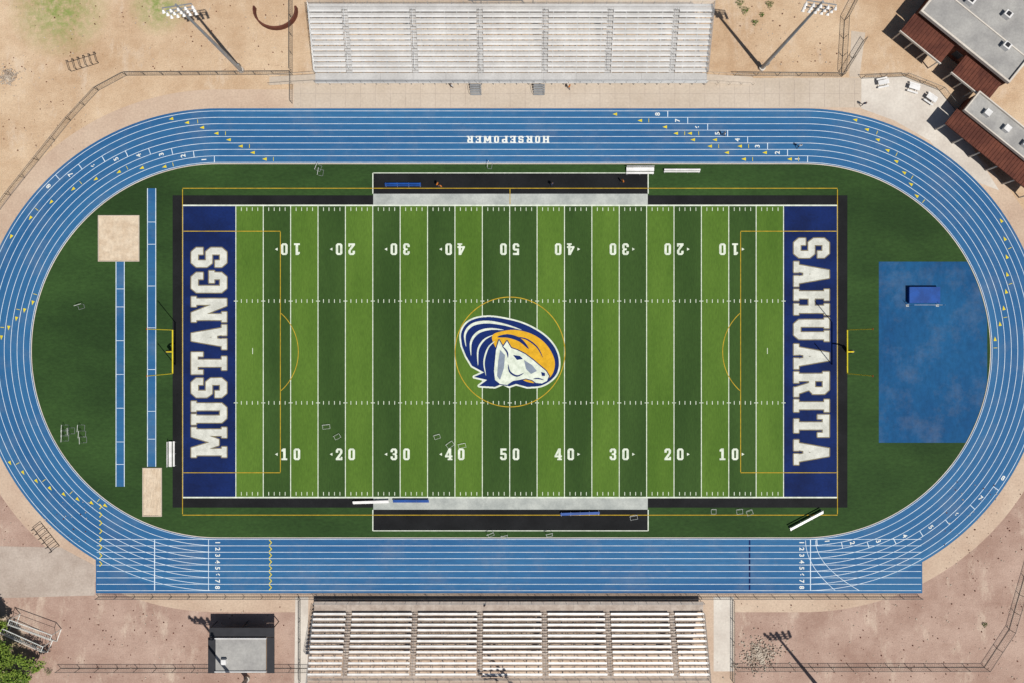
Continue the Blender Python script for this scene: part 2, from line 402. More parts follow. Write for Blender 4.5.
le.obj('end_zone_lettering',[m_letter,m_letedge],field)
yl=MB(); z=.040; w=.12
def L(pts,**k): yl.strip([W(*p) for p in pts],w,z,**k)
L([(182,188),(838,188)]);L([(182,515.5),(838,515.5)])
L([(182,189),(182,514.5)]); L([(838,189),(838,514.5)])
for s,xg,xf,xc in ((1,182.8,280,246),(-1,837.2,741,775)):
    L([(xg,231),(xf,231)]);L([(xg,473),(xf,473)]);L([(xf,231.6),(xf,472.4)])
    r=52; a0=math.acos((xf-xc)*s/r)
    L([(xc+s*r*math.cos(a),352+r*math.sin(a)) for a in [a0*(-1+2*t/24)*.98 for t in range(25)]])
cc=[W(510+55*math.cos(2*math.pi*t/96),352+55*math.sin(2*math.pi*t/96)) for t in range(96)]
yl.strip(cc,w*1.2,.044,closed=True)
L([(510,188.6),(510,204)]);
yl.obj('soccer_lines',[m_yellow],field)
# mustang logo
lg=MB()
def smooth(pts,n=4,closed=True):
    out=[];N=len(pts)
    for i in range(N if closed else N-1):
        g=lambda k: pts[k%N] if closed else pts[min(max(k,0),N-1)]
        p0,p1,p2,p3=g(i-1),g(i),g(i+1),g(i+2)
        for t in range(n):
            t/=n; out.append(tuple(.5*((2*p1[c])+(-p0[c]+p2[c])*t+(2*p0[c]-5*p1[c]+4*p2[c]-p3[c])*t*t+(-p0[c]+3*p1[c]-3*p2[c]+p3[c])*t**3) for c in (0,1)))
    if not closed: out.append(pts[-1])
    return out
def blob(pts,z,m,dil=0):
    P=[W(*p) for p in pts]
    for yc,iv in raster([P],.04,dil):
        for a,bb in iv: lg.face([(a,yc-.02,z),(bb,yc-.02,z),(bb,yc+.02,z),(a,yc+.02,z)],m)
def swoosh(pts,wmax,z,m):
    L_=smooth(pts,6,False); n=len(L_); A=[];B=[]
    for i in range(n):
        a=L_[max(i-1,0)];b_=L_[min(i+1,n-1)]; d=Vector((b_[0]-a[0],b_[1]-a[1])).normalized(); ww=wmax*.5*max(0,math.sin(math.pi*i/(n-1)))**.7
        A.append((L_[i][0]-d.y*ww,L_[i][1]+d.x*ww));B.append((L_[i][0]+d.y*ww,L_[i][1]-d.x*ww))
    blob(A+B[::-1],z,m)
body=smooth([(462,346),(461,334),(466,324),(476,318.5),(490,317),(505,319),(521,323),(536,330),(548,339),(556,350),(559,362),(557,373),(550,381),(540,386),(527,387)],5,False)
tail=[(516,384),(509,386.5),(503,383.5),(495,387),(479,386),(487,380),(474,377),(484,372.5),(472,366),(466,356)]
blob(body+tail,.050,0,.28); blob(body+tail,.055,1)
blob(smooth([(492,336),(503,331),(517,330),(532,334),(544,342),(552,353),(555,364),(552,375),(544,381),(532,383),(520,378),(508,362),(497,350)],5),.060,2)
swoosh([(497,337),(508,336),(520,340),(529,349)],4.0,.066,1); swoosh([(514,337),(526,339),(537,347),(543,358)],1.5,.071,1)
for i,(pts,ww) in enumerate((
 ([(466,347),(465,334),(472,325),(486,322),(504,324.5),(522,330)],3.0),
 ([(471,356),(471,342),(478,332.5),(490,329),(504,330)],2.6),
 ([(478,366),(478,350),(484,340),(493,335)],1.9),
 ([(486,376),(484,362),(488,348),(495,341)],1.6))): swoosh(pts,ww,.076+.004*i,0)
head=[(499,340),(503,347),(507,341),(511,348),(517,350),(525,354),(533,360),(540,366),(546,371),(549,376),(547,381),(542,383.5),(536,383),(532,380),(526,378.5),(519,380),(513,381),(507,385),(500,384),(495,380),(494,371),(495,360),(496,350)]
blob(head,.098,1,.16); blob(head,.103,0)
blob([(513,355),(520,356),(523,359),(517,360)],.108,1)
blob([(541,372),(545,373),(545,376),(542,376)],.108,1)
swoosh([(533,379),(538,378.5),(544,380)],1.3,.108,1)
swoosh([(524,373),(517,376),(510,372),(508,364)],1.8,.112,1)
blob([(524,360),(532,365),(537,371),(531,374),(526,369)],.108,3)
blob([(500,350),(505,355),(504,368),(500,380),(497,376),(498,362)],.108,3)
swoosh([(502,346),(507,352),(508,358)],1.6,.116,1)
m_lblue=M('logo_blue',C(14,42,108),None,1,5,.15); m_gold=M('logo_gold',C(232,178,42),None,1,5,.15); m_lgray=M('logo_gray',C(140,152,168),None,1,5,.12)
lg.obj('mustang_logo',[m_fwhite,m_lblue,m_gold,m_lgray],field)

# ---------- jump areas ----------
def runway(x0,y0,x1,y1):
    e=empty('long_jump_runway'); b=MB(); pr(b,x0,y0,x1,y1,.026,0); pr(b,x0,y0,x0+.7,y1,.031,1); pr(b,x1-.7,y0,x1,y1,.031,1)
    for t in (.12,.2,.35,.5,.65,.8,.9): 
        y=y0+(y1-y0)*t; pr(b,x0+.8,y,x1-.8,y+.5,.031,1)
    o=b.obj('runway_surface',[m_track2,m_lane]); o.parent=e
runway(146.5,188,155.5,467); runway(115,261.5,124,487)
def pit(x0,y0,x1,y1):
    e=empty('sand_pit'); a=W(x0,y1); c=W(x1,y0); b=MB(); n=18
    hh=[[.03+.09*random.random() for _ in range(n+1)] for _ in range(n+1)]
    for i in range(n):
        for j in range(n):
            P=lambda i,j:(a[0]+(c[0]-a[0])*i/n,a[1]+(c[1]-a[1])*j/n,hh[i][j])
            b.face([P(i,j),P(i+1,j),P(i+1,j+1),P(i,j+1)])
    b.obj('sand',[m_sand],e,smooth=True); k=MB(); t=.15
    k.box(((a[0]+c[0])/2,a[1]-t/2,.07),(c[0]-a[0]+2*t,t,.14)); k.box(((a[0]+c[0])/2,c[1]+t/2,.07),(c[0]-a[0]+2*t,t,.14))
    k.box((a[0]-t/2,(a[1]+c[1])/2,.07),(t,c[1]-a[1],.14)); k.box((c[0]+t/2,(a[1]+c[1])/2,.07),(t,c[1]-a[1],.14)); k.obj('pit_curb',[m_conc],e)
pit(98.5,216,138,260.5); pit(143,469,160.5,516)
hj=[(879.5,443),(879.5,261.5)]
for i in range(31):
    y=261.5+(443-261.5)*i/30; hj.append((min(988,CRx+math.sqrt((RI-1.5)**2-(y-CY)**2)),y))
poly_sheet('high_jump_apron',hj,.026,m_pad)
e=empty('high_jump_mat'); b=MB(); X,Y=WH(925.5,295,.7)
b.box((X,Y,.38),(5,2.6,.62),0); b.box((X,Y,.72),(5.1,2.7,.06),1)
for i in(-1,0,1): b.box((X+i*1.6,Y,.03),(1.3,2.4,.06),2)
o=b.obj('mat_body',[m_blueo,m_blueo,m_dk],e); bv=o.modifiers.new('b','BEVEL'); bv.width=.04
b=MB()
for i in(-1,1): b.tube((X+i*2.5,Y-1.7,.03),(X+i*2.5,Y-1.7,2.1),.035,0); b.box((X+i*2.5,Y-1.7,.05),(.5,.4,.05),0)
b.tube((X-2.5,Y-1.68,1.5),(X+2.5,Y-1.68,1.5),.02,1); b.obj('high_jump_stand',[m_steel,m_white],e)

# ---------- goal posts ----------
def goalpost(xg,s):
    e=empty('goal_post'); b=MB(); X,Y=W(xg,351.5); off=s*1.5
    b.tube((X+off,Y,0),(X+off,Y,1.6),.12,0,10)
    pts=[Vector((X+off,Y,1.6)),Vector((X+off*.95,Y,2.2)),Vector((X+off*.7,Y,2.7)),Vector((X+off*.3,Y,2.98)),Vector((X,Y,3.05))]
    for p,q in zip(pts,pts[1:]): b.tube(p,q,.13,0,10)
    b.tube((X,Y-3.55,3.05),(X,Y+3.55,3.05),.11,0,8)
    for i in(-1,1): b.tube((X,Y+i*3.55,3.05),(X,Y+i*3.55,10.8),.07,0,8); b.box((X,Y+i*3.55,10.9),(.05,.3,.1),1)
    b.tube((X+off,Y,.03),(X+off,Y,1.85),.30,2,12); b.obj('post_frame',[m_yel2,m_red,m_dk],e)
goalpost(181,-1); goalpost(839,1)

# ---------- aprons ----------
poly_sheet('concrete_walkway',[(293,79),(862,77),(862,107),(293,107)],.010,m_conc)
poly_sheet('concrete_plaza',[(862,77),(905,76),(938,88),(955,108),(975,150),(1000,190),(960,175),(930,140),(895,120),(862,108)],.013,m_conc2)
poly_sheet('concrete_path',[(852,30),(866,32),(860,76.5),(850,76.5)],.012,m_conc)
poly_sheet('gravel_lot',[(-80,545),(60,548),(94,566),(94,596),(-80,601)],.012,m_apgray)
poly_sheet('stand_pad',[(297,595.5),(735,595.5),(735,690),(297,690)],.011,m_apron)
poly_sheet('concrete_walkway',[(295,597),(308,597),(306,760),(293,760)],.016,m_conc2)
poly_sheet('concrete_walkway',[(714,597),(734,597),(734,672),(714,672)],.016,m_conc2)
b=MB()
for i in range(38):
    x=300+i*15; pr(b,x,79.5,x+.35,106.5,.015)
pr(b,293.5,93,861,93.35,.0185); b.obj('pavement_joints',[m_foot])

# ---------- bleachers ----------
def bleachers(sy,x0,x1,yf,closed,aisles,n=12):
    e=empty('bleachers'); dep=.76; rise=.30; z0=1.2; wk=1.7
    pl=MB(); fr=MB(); rl=MB()
    xs=[x0]+[v for a in aisles for v in (a-.5,a+.5)]+[x1]
    segs=[(xs[i],xs[i+1]) for i in range(0,len(xs),2)]
    Yc=lambda d: sy*(yf+d)
    sh=.36 if closed else .43
    for i in range(12):
        xa=x0+(x1-x0)*i/12; xb=x0+(x1-x0)*(i+1)/12-.02; pl.box(((xa+xb)/2,Yc(wk/2),z0-.04+random.uniform(-.004,.004)),(xb-xa,wk,.08),1)
    for r in range(n):
        y=wk+r*dep; z=z0+rise*(r)
        for a,c in segs:
            cx=(a+c)/2; L_=c-a
            npan=max(1,int(L_/3.6))
            for q in range(npan):
                xa=a+L_*q/npan; xb=a+L_*(q+1)/npan-.012; jz=random.uniform(-.006,.006); jy=random.uniform(-.008,.008)
                pl.box(((xa+xb)/2,Yc(y+.14+jy),z+sh+jz),(xb-xa,.30,.04),0)
            if closed:
                pl.box((cx,Yc(y+.51),z+rise-.03),(L_,.50,.05),1)
                pl.box((cx,Yc(y+.245),z+rise-.18),(L_,.03,.24),1)
            else:
                pl.box((cx,Yc(y+.50),z+rise-.03),(L_,.28,.05),2)
            k=int(L_/2.0)+1
            for i in range(k+1): fr.box((a+.1+(L_-.2)*i/k,Yc(y+.14),z+sh/2-.01),(.05,.2,sh-.04),0)
        for a in aisles:
            pl.box((a,Yc(y+.19),z+.10),(.96,.34,.05),1); pl.box((a,Yc(y+.57),z+rise-.05),(.96,.38,.05),1)
    yb=wk+n*dep; zt=z0+rise*n
    pl.box(((x0+x1)/2,Yc(yb+.3),zt-.03),(x1-x0,.5,.05),1)
    for i in range(34):
        x=x0+.2+(x1-x0-.4)*i/33
        for d,zz in ((.2,z0-.1),(wk+2,z0+.5),(wk+5,z0+1.6),(yb,zt-.1)): fr.tube((x,Yc(d),0),(x,Yc(d),zz),.06,0,5)
        fr.tube((x,Yc(.2),z0-.12),(x,Yc(wk),z0-.12),.05); fr.tube((x,Yc(wk),z0-.12),(x,Yc(yb),zt-.12),.06)
        if i%3==0 and i<33: fr.tube((x,Yc(yb),.3),(x+(x1-x0)/33,Yc(yb),zt-.4),.03); 
    def rail(p,q,posts):
        p=Vector(p);q=Vector(q)
        for h in (.35,.7,1.05): rl.tube(p+Vector((0,0,h)),q+Vector((0,0,h)),.028,0,5)
        for i in range(posts+1): o=p.lerp(q,i/posts); rl.tube(o,o+Vector((0,0,1.05)),.03,0,5)
    rail((x0,Yc(.05),z0),(x1,Yc(.05),z0),34); rail((x0,Yc(yb+.5),zt),(x1,Yc(yb+.5),zt),34)
    for x in (x0,x1): rail((x,Yc(wk),z0),(x,Yc(yb+.5),zt),8)
    for a in aisles:
        for seg in range(3):
            d0=wk+.4+seg*3; rl.tube((a,Yc(d0),z0+.9+(d0-wk)*rise/dep),(a,Yc(d0+2.2),z0+.9+(d0+2.2-wk)*rise/dep),.025,0,5)
            for d in(d0,d0+2.2): rl.tube((a,Yc(d),z0+(d-wk)*rise/dep),(a,Yc(d),z0+.9+(d-wk)*rise/dep),.025,0,5)
    pl.obj('planks',[m_aluW if closed else m_alu,m_deck if closed else m_foot,m_foot],e); fr.obj('frame',[m_steel],e); rl.obj('railing',[m_steel],e)
    s=MB()
    for x in ((-6,4.5) if closed else ()):
        for k in range(5): s.box((x,Yc(-.25-.3*k),z0-.2-k*.22),(1.8,.3,.05),0)
        for i in(-.9,.9): s.tube((x+i,Yc(0),z0+.9),(x+i,Yc(-1.5),.9),.03); s.tube((x+i,Yc(-1.5),0),(x+i,Yc(-1.5),.9),.03)
    if s.v: s.obj('stairs',[m_steel],e)
    r=MB()
    for sg,x in ((-1,x0),(1,x1)):
        L_=8 if closed else 0
        if L_:
            r.face([(x,Yc(.1),z0),(x+sg*L_,Yc(.1),.05),(x+sg*L_,Yc(1.5),.05),(x,Yc(1.5),z0)])
            for d in(.1,1.5):
                for t in (0,.25,.5,.75,1): r.tube((x+sg*L_*t,Yc(d),0),(x+sg*L_*t,Yc(d),z0*(1-t)+.95),.03,0,5)
                r.tube((x,Yc(d),z0+.95),(x+sg*L_,Yc(d),.95),.03,0,5)
    if r.v: r.obj('ramp',[m_conc],e)
ais=[(x-512)/6*.975 for x in (347,414,480,545,609,674)]
bleachers(1,-32.5,32.2,42.7,True,ais); bleachers(-1,-32.7,31.6,43.0,False,ais)
e=empty('press_box'); b=MB(); b.box((-.8,56,6.6),(9,3,2.6),0); b.box((-.8,56,7.98),(9.6,3.6,.16),1)
for i in range(6): b.box((-4.3+i*1.4,54.48,6.9),(1.1,.04,1.0),2)
for x in(-5,3.4):
    for y in(54.8,57.2): b.tube((x,y,0),(x,y,5.3),.1)
b.obj('press_box_body',[m_wall,m_roof,m_glass],e)

# ---------- light poles ----------
def light_pole(x,y,h=22.0,ang=0):
    e=empty('light_pole'); b=MB(); X,Y=W(x,y)
    b.tube((X,Y,0),(X,Y,.5),.5,1,12); b.tube((X,Y,.5),(X,Y,h),.34,0,12,.17)
    c,s=math.cos(ang),math.sin(ang)
    for k in range(3):
        z=h-.3-k*.8; w=2.0-.15*k; b.tube((X-c*w,Y-s*w,z),(X+c*w,Y+s*w,z),.09,0)
        for i in range(5):
            t=-w+2*w*i/4; px,py=X+c*t,Y+s*t; inw=Vector((-s,c)) if (-s*X+c*Y)<0 else Vector((s,-c))
            b.tube((px,py,z-.05),(px+inw.x*.3,py+inw.y*.3,z-.25),.06,0)
            b.tube((px+inw.x*.2,py+inw.y*.2,z-.12),(px+inw.x*.5,py+inw.y*.5,z-.38),.12,2,8,.28)
    b.box((X+.3,Y,2),(.4,.3,.9),0); b.obj('pole_assembly',[m_steel,m_conc2,m_alu],e)
light_pole(241,70,22.3,0.15); light_pole(762,68,22.5,-0.15); light_pole(247,679,22,-.1); light_pole(529,706,22,.1); light_pole(824,694,22,.1)

# ---------- buildings ----------
def rp(cx,cy,a,x,y): return (cx+x*math.cos(a)-y*math.sin(a),cy+x*math.sin(a)+y*math.cos(a))
def block(b,cx,cy,a,x0,y0,x1,y1,z0,z1,m,mt=None): b.prism([rp(cx,cy,a,*p) for p in ((x0,y0),(x1,y0),(x1,y1),(x0,y1))],z0,z1,m,mt)
a=-math.radians(39)
e=empty('brick_building'); b=MB(); cx,cy=WH(985,22,4)
block(b,cx,cy,a,-9,-5,9,9,0,4,0,1)
for q in ((-9.2,-5.2,9.2,-4.9),(-9.2,8.9,9.2,9.2),(-9.2,-4.9,-8.9,8.9),(8.9,-4.9,9.2,8.9)): block(b,cx,cy,a,*q,3.8,4.35,2)
for x,y in ((-4,1),(2,3),(5,-1),(-6,5),(0,6)): block(b,cx,cy,a,x-.6,y-.5,x+.6,y+.5,4.0,4.8,3); block(b,cx,cy,a,x-.3,y-.3,x+.3,y+.3,4.8,4.95,4)
block(b,cx,cy,a,-8.9,-.2,8.9,0,4,4.12,2)
for (x0,x1) in ((-9.5,-1.2),(1.2,8.6)):
    block(b,cx,cy,a,x0,-8.9,x1,-5.3,3.0,3.25,5)
    for k in range(int((x1-x0)/.6)): block(b,cx,cy,a,x0+.3+k*.6,-8.85,x0+.36+k*.6,-5.35,3.25,3.31,5)
    block(b,cx,cy,a,x0-.12,-9.05,x1+.12,-8.9,2.95,3.3,2)
    for k in range(4): p=rp(cx,cy,a,x0+.3+(x1-x0-.6)*k/3,-8.6); b.tube((p[0],p[1],0),(p[0],p[1],3),.12,2)
for k in range(5): block(b,cx,cy,a,-7+k*3.4,-5.06,-5.6+k*3.4,-5.0,.9,2.3,4)
b.obj('building_body',[m_brick,m_roof,m_conc2,m_alu,m_dk,m_brick],e)
e=empty('brick_building'); b=MB(); cx,cy=WH(1003,142,3.5)
block(b,cx,cy,a,-8,.2,9,3.8,0,3.6,0,1)
for q in ((-8.2,0,9.2,.2),(-8.2,3.8,9.2,4.0),(-8.2,.2,-8,3.8)): block(b,cx,cy,a,*q,3.4,3.9,2)
block(b,cx,cy,a,-9,-3.2,10,-.1,3.0,3.2,5)
for k in range(31): block(b,cx,cy,a,-8.8+k*.6,-3.15,-8.74+k*.6,-.15,3.2,3.26,5)
for k in range(6): p=rp(cx,cy,a,-8.7+k*3.6,-3.0); b.tube((p[0],p[1],0),(p[0],p[1],3),.12,2)
for x in(-5,-1,3): block(b,cx,cy,a,x-.5,1.4,x+.5,2.4,3.6,4.3,3)
for k in range(4): block(b,cx,cy,a,-6+k*3.6,.13,-4.8+k*3.6,.19,.1,2.2,4)
b.obj('building_body',[m_brick,m_roof,m_conc2,m_alu,m_dk,m_brick],e)
e=empty('concession_shed'); b=MB(); cx,cy=WH(240,655,3)
block(b,cx,cy,0,-4.1,-2.8,4.1,2.6,0,2.9,0,1)
for q in ((-5.2,2.7,5.4,4.2),(-5.4,-3.2,-4.2,2.6),(4.2,-3.2,5.4,2.6)): block(b,cx,cy,0,*q,2.6,2.75,2)
for q in ((-4.2,-2.9,4.2,-2.75),(-4.2,2.5,4.2,2.65)): block(b,cx,cy,0,*q,2.8,3.1,3)
for x in(-5.1,0,5.2):
    b.tube((cx+x,cy+4.1,0),(cx+x,cy+4.1,2.6),.08,2)
block(b,cx,cy,0,-1.5,2.66,1.5,2.7,1,2.1,2); block(b,cx,cy,0,-3,-1.5,-2.2,-.7,2.9,3.5,3)
b.obj('shed_body',[m_wall,m_roof,m_dk,m_alu],e)

# ---------- fences ----------
def fence(pts,h=1.5,sp=3.0,wires=True):
    b=MB(); P=[Vector(W(*p)+(0,)) for p in pts]
    for p,q in zip(P,P[1:]):
        d=(q-p).length; n=max(1,int(d/sp))
        for i in range(n+1): o=p.lerp(q,i/n); b.tube(o,o+Vector((0,0,h)),.05,0,5)
        for z in (.08,h): b.tube(p+Vector((0,0,z)),q+Vector((0,0,z)),.04,0,5)
        if wires:
            k=int(d/.3)
            for i in range(k):
                o=p.lerp(q,(i+.5)/k); t=(q-p).normalized()*.28
                b.tube(o-t+Vector((0,0,.1)),o+t+Vector((0,0,h)),.011,0,3); b.tube(o+t+Vector((0,0,.1)),o-t+Vector((0,0,h)),.011,0,3)
    b.obj('chain_link_fence',[m_fence])
fence([(292,103),(292,74),(126,75)]+[(98,90),(70,120),(38,160),(10,195),(-10,222)])
fence([(735,75),(842,76),(864,40)]); fence([(862,78),(905,76),(940,90),(958,112)])
fence([(60,669),(310,669)]); fence([(735,668),(985,668),(1010,630),(1030,560)]); fence([(98,597.5),(1000-80,597.5)],1.1)
fence([(300,600),(300,682)],1.1); fence([(733,600),(733,682)],1.1)
fence([(292,0),(292,72)],1.8); fence([(842,74),(845,20),(858,-5)],1.8)

# ---------- small things ----------
def bench(x,y,L_,ang=0,mat=None,back=False,w=.3):
    e=empty('team_bench'); b=MB(); X,Y=W(x,y); c,s=math.cos(ang),math.sin(ang)
    f=lambda u,v,z:(X+u*c-v*s,Y+u*s+v*c,z)
    b.box(f(0,0,.47),(L_,w,.05),0,ang); b.box(f(0,-w*.9,.2),(L_,w*.6,.04),0,ang)
    if back: b.box(f(0,w*.7,.8),(L_,.05,.3),0,ang)
    n=max(2,int(L_/1.6))
    for i in range(n+1):
        u=-L_/2+.15+(L_-.3)*i/n; b.box(f(u,0,.24),(.05,w*1.3,.44),1,ang); b.box(f(u,-.1,.03),(.06,w*2.6,.04),1,ang)
    b.obj('bench_parts',[mat or m_alu,m_steel],e)
bench(640,169.5,4.6,0,m_alu,True,.6); bench(682,170,6,0,m_alu); bench(403,184,6,0,m_blueo); bench(411,500.5,6,0,m_blueo); bench(371,501.5,6,.03,m_alu)
bench(580,513,6.5,0.03,m_blueo); bench(806,520,6.2,math.radians(28),m_alu,True,.35); bench(171,454,4.2,math.pi/2,m_alu,True,.5)
def hurdle(x,y,ang=0):
    e=empty('hurdle'); b=MB(); X,Y=W(x,y); c,s=math.cos(ang),math.sin(ang); f=lambda u,v,z:(X+u*c-v*s,Y+u*s+v*c,z)
    for i in(-.5,.5): b.tube(f(i,0,.03),f(i,0,.9),.03,1); b.tube(f(i,0,.03),f(i,-.65,.03),.03,1)
    b.box(f(0,0,.92),(1.2,.04,.09),0,ang); b.tube(f(-.5,-.65,.03),f(.5,-.65,.03),.03,1); b.obj('hurdle_frame',[m_white,m_steel],e)
for x,y,a_ in ((64,428,1.5),(64,433,1.5),(64,438,1.5),(70,431,1.6),(80,428,1.5),(81,434,1.5),(82,440,1.6),(490,533,.4),(504,535,.2),(80,305,.3),(549,533,.2),(317,167,1.2),(319,172,1.4),(488,165,1.4)): hurdle(x,y,a_)
def frame(x,y,w,d,ang):
    e=empty('agility_frame'); b=MB(); X,Y=W(x,y); c,s=math.cos(ang),math.sin(ang); f=lambda u,v,z:(X+u*c-v*s,Y+u*s+v*c,z)
    P=[f(-w,-d,.05),f(w,-d,.05),f(w,d,.05),f(-w,d,.05)]
    for i in range(4): b.tube(P[i],P[(i+1)%4],.02)
    T=[f(-w,d,.4),f(w,d,.4)]; b.tube(P[3],T[0],.02);b.tube(P[2],T[1],.02);b.tube(T[0],T[1],.02)
    b.obj('frame_tubes',[m_white],e)
for q in ((326,427,.6,.35,.1),(337,437,.5,.35,.5),(437,437,.5,.35,.3),(450,445,.6,.4,.6),(462,446,.6,.35,.2),(740,512,.5,.4,.1),(750,513,.5,.4,.4),(714,512,.4,.4,0),(634,518,.6,.35,.2)): frame(*q)
def soccer_goal(x,y,ang):
    e=empty('soccer_goal'); b=MB(); X,Y=W(x,y); c,s=math.cos(ang),math.sin(ang); f=lambda u,v,z:(X+u*c-v*s,Y+u*s+v*c,z)
    for i in(-3.66,3.66):
        b.tube(f(i,0,0),f(i,0,2.44),.07,0,8); b.tube(f(i,0,.06),f(i,-2.2,.06),.06); b.tube(f(i,0,2.44),f(i,-.9,2.4),.05); b.tube(f(i,-.9,2.4),f(i,-2.2,.06),.05)
    b.tube(f(-3.73,0,2.44),f(3.73,0,2.44),.07,0,8); b.tube(f(-3.66,-2.2,.06),f(3.66,-2.2,.06),.06); b.tube(f(-3.66,-.9,2.4),f(3.66,-.9,2.4),.04)
    for i in range(25): u=-3.66+7.32*i/24; b.tube(f(u,-.9,2.4),f(u,-2.2,.06),.008,1,3); b.tube(f(u,0,2.44),f(u,-.9,2.4),.008,1,3)
    for i in range(8): t=i/7; b.tube(f(-3.66,-.9-1.3*t,2.4-2.34*t),f(3.66,-.9-1.3*t,2.4-2.34*t),.008,1,3)
    b.obj('goal_frame',[m_white,m_white],e)
soccer_goal(40,622,-.35); soccer_goal(32,632,-.42)
def rack(x,y,ang,n=6):
    e=empty('bike_rack'); b=MB(); X,Y=W(x,y); c,s=math.cos(ang),math.sin(ang); f=lambda u,v,z:(X+u*c-v*s,Y+u*s+v*c,z)
    for i in range(n):
        u=(i-(n-1)/2)*.95; b.tube(f(u,-.8,0),f(u,-.8,.8),.05); b.tube(f(u,.8,0),f(u,.8,.8),.05); b.tube(f(u,-.8,.8),f(u,.8,.8),.05)
    for v in(-.8,.8): b.tube(f(-(n-1)/2*.95,v,.05),f((n-1)/2*.95,v,.05),.05)
    b.obj('rack_tubes',[m_dk],e)
rack(83,62,.3); rack(46,538,-.9)
def picnic(x,y,ang):
    e=empty('picnic_table'); b=MB(); X,Y=W(x,y); c,s=math.cos(ang),math.sin(ang); f=lambda u,v,z:(X+u*c-v*s,Y+u*s+v*c,z)
    b.box(f(0,0,.75),(1.8,.75,.05),0,ang)
    for v in(-.7,.7): b.box(f(0,v,.45),(1.8,.28,.05),0,ang)
    for u in(-.6,.6): b.box(f(u,0,.42),(.06,1.5,.06),1,ang); b.tube(f(u,-.3,.72),f(u,-.6,0),.03,1); b.tube(f(u,.3,.72),f(u,.6,0),.03,1)
    b.obj('table_parts',[m_alu,m_steel],e)
picnic(913,88,-.3); picnic(882,83,.2); picnic(930,99,-.6)
b=MB(); cx,cy=W(276,11)
pp=[(cx+3.5*math.cos(a_),cy+3.0*math.sin(a_)) for a_ in [math.radians(170+200*i/16) for i in range(17)]]
for p,q in zip(pp,pp[1:]):
    d=math.dist(p,q); b.box(((p[0]+q[0])/2,(p[1]+q[1])/2,.5),(d+.02,.28,1.0),0,math.atan2(q[1]-p[1],q[0]-p[0]))
b.obj('retaining_wall',[m_brick])
def stones(name,x,y,r,n,mat,hh=.5,smax=.3,elong=.8):
    b=MB(); X,Y=W(x,y)
    for _ in range(n):
        a_=random.uniform(0,6.28); d=r*abs(random.gauss(0,.5)); s=random.uniform(.06,smax)
        px,py=X+d*math.cos(a_)*(1+.3*math.sin(2*a_)),Y+d*math.sin(a_)*elong; pz=max(0,hh*(1-d/r))*random.random()+s*.3
        R=Matrix.Rotation(random.uniform(0,6),3,'Z')@Matrix.Rotation(random.uniform(-.5,.5),3,'X'); b.box((px,py,pz),(s,s*random.uniform(.6,1),s*.7),0,0,R)
    b.obj(name,[mat])
stones('gravel_pile',8,76,2.0,420,m_stone,.5,.24); stones('gravel_pile',760,655,4,900,m_stone,.25,.26)
b=MB()
for (x0,y0,x1,y1,n) in ((0,0,285,70,420),(0,70,90,150,160),(738,0,845,66,170),(0,500,90,545,120),(62,604,290,682,420),(738,604,1024,682,560),(945,480,1024,600,260)):
    for _ in range(n):
        X,Y=W(random.uniform(x0,x1),random.uniform(y0,y1)); s=.05+.16*random.random()**3
        b.box((X,Y,s*.2),(s,s*.8,s*.6),random.randint(0,1),random.uniform(0,3))
b.obj('loose_rocks',[m_stone,m_brick])
# people
def person(x,y,ang,shirt,pose=0):
    X,Y=W(x,y); me=bpy.data.meshes.new('person')
    st_=.18+.1*pose
    V=[(0,0,.95),(0,0,1.2),(0,0,1.42),(0,0,1.52),(0,.02,1.63),(0,.02,1.72),
       (.19,0,1.40),(.27,.04,1.13),(.24,.2,.92),(-.19,0,1.40),(-.27,-.02,1.13),(-.25,.1,.90),
       (.1,0,.9),(.12,st_*.6,.5),(.12,st_*.3,.08),(.12,st_*.3+.16,.04),(-.1,0,.9),(-.12,-st_*.4,.5),(-.12,-st_,.08),(-.12,-st_+.16,.04)]
    E=[(0,1),(1,2),(2,3),(3,4),(4,5),(2,6),(6,7),(7,8),(2,9),(9,10),(10,11),(0,12),(12,13),(13,14),(14,15),(0,16),(16,17),(17,18),(18,19)]
    Rr=[.15,.14,.15,.06,.10,.08,.07,.05,.04,.07,.05,.04,.09,.06,.045,.04,.09,.06,.045,.04]
    me.from_pydata(V,E,[]); o=bpy.data.objects.new('person',me); scene.collection.objects.link(o)
    o.modifiers.new('s','SKIN'); 
    for i,r in enumerate(Rr): me.skin_vertices[0].data[i].radius=(r*(1.15 if i<3 else 1),r)
    me.skin_vertices[0].data[0].use_root=True
    o.modifiers.new('u','SUBSURF').levels=1; o.modifiers['u'].render_levels=1
    bpy.context.view_layer.update()
    m2=bpy.data.meshes.new_from_object(o.evaluated_get(bpy.context.evaluated_depsgraph_get()))
    o.modifiers.clear(); o.data=m2; m2.materials.clear()
    for mm in (shirt,m_cloth,m_skin,m_bark): m2.materials.append(mm)
    for p in m2.polygons:
        c=p.center; p.use_smooth=True
        p.material_index=3 if (c.z>1.70 or (c.z>1.6 and c.y<-.02)) else 2 if c.z>1.5 or (abs(c.x)>.2 and c.z<1.15 and c.z>.8) else 0 if c.z>.95 else 1 if c.z>.1 else 3
    o.location=(X,Y,.03); o.rotation_euler=(0,0,ang)
for q in ((438,185,1,m_orange,1),(441,187,2.5,m_orange,0),(552,185,.5,m_cloth,0),(723,135,1.57,m_clothw,2),(622,182,2,m_orange,0),(798,147,0,m_clothw,1),(862,105,3,m_cloth,1),(452,87,2,m_clothw,0),(569,88,1,m_orange,1),(485,603,1,m_cloth,1)): person(*q)

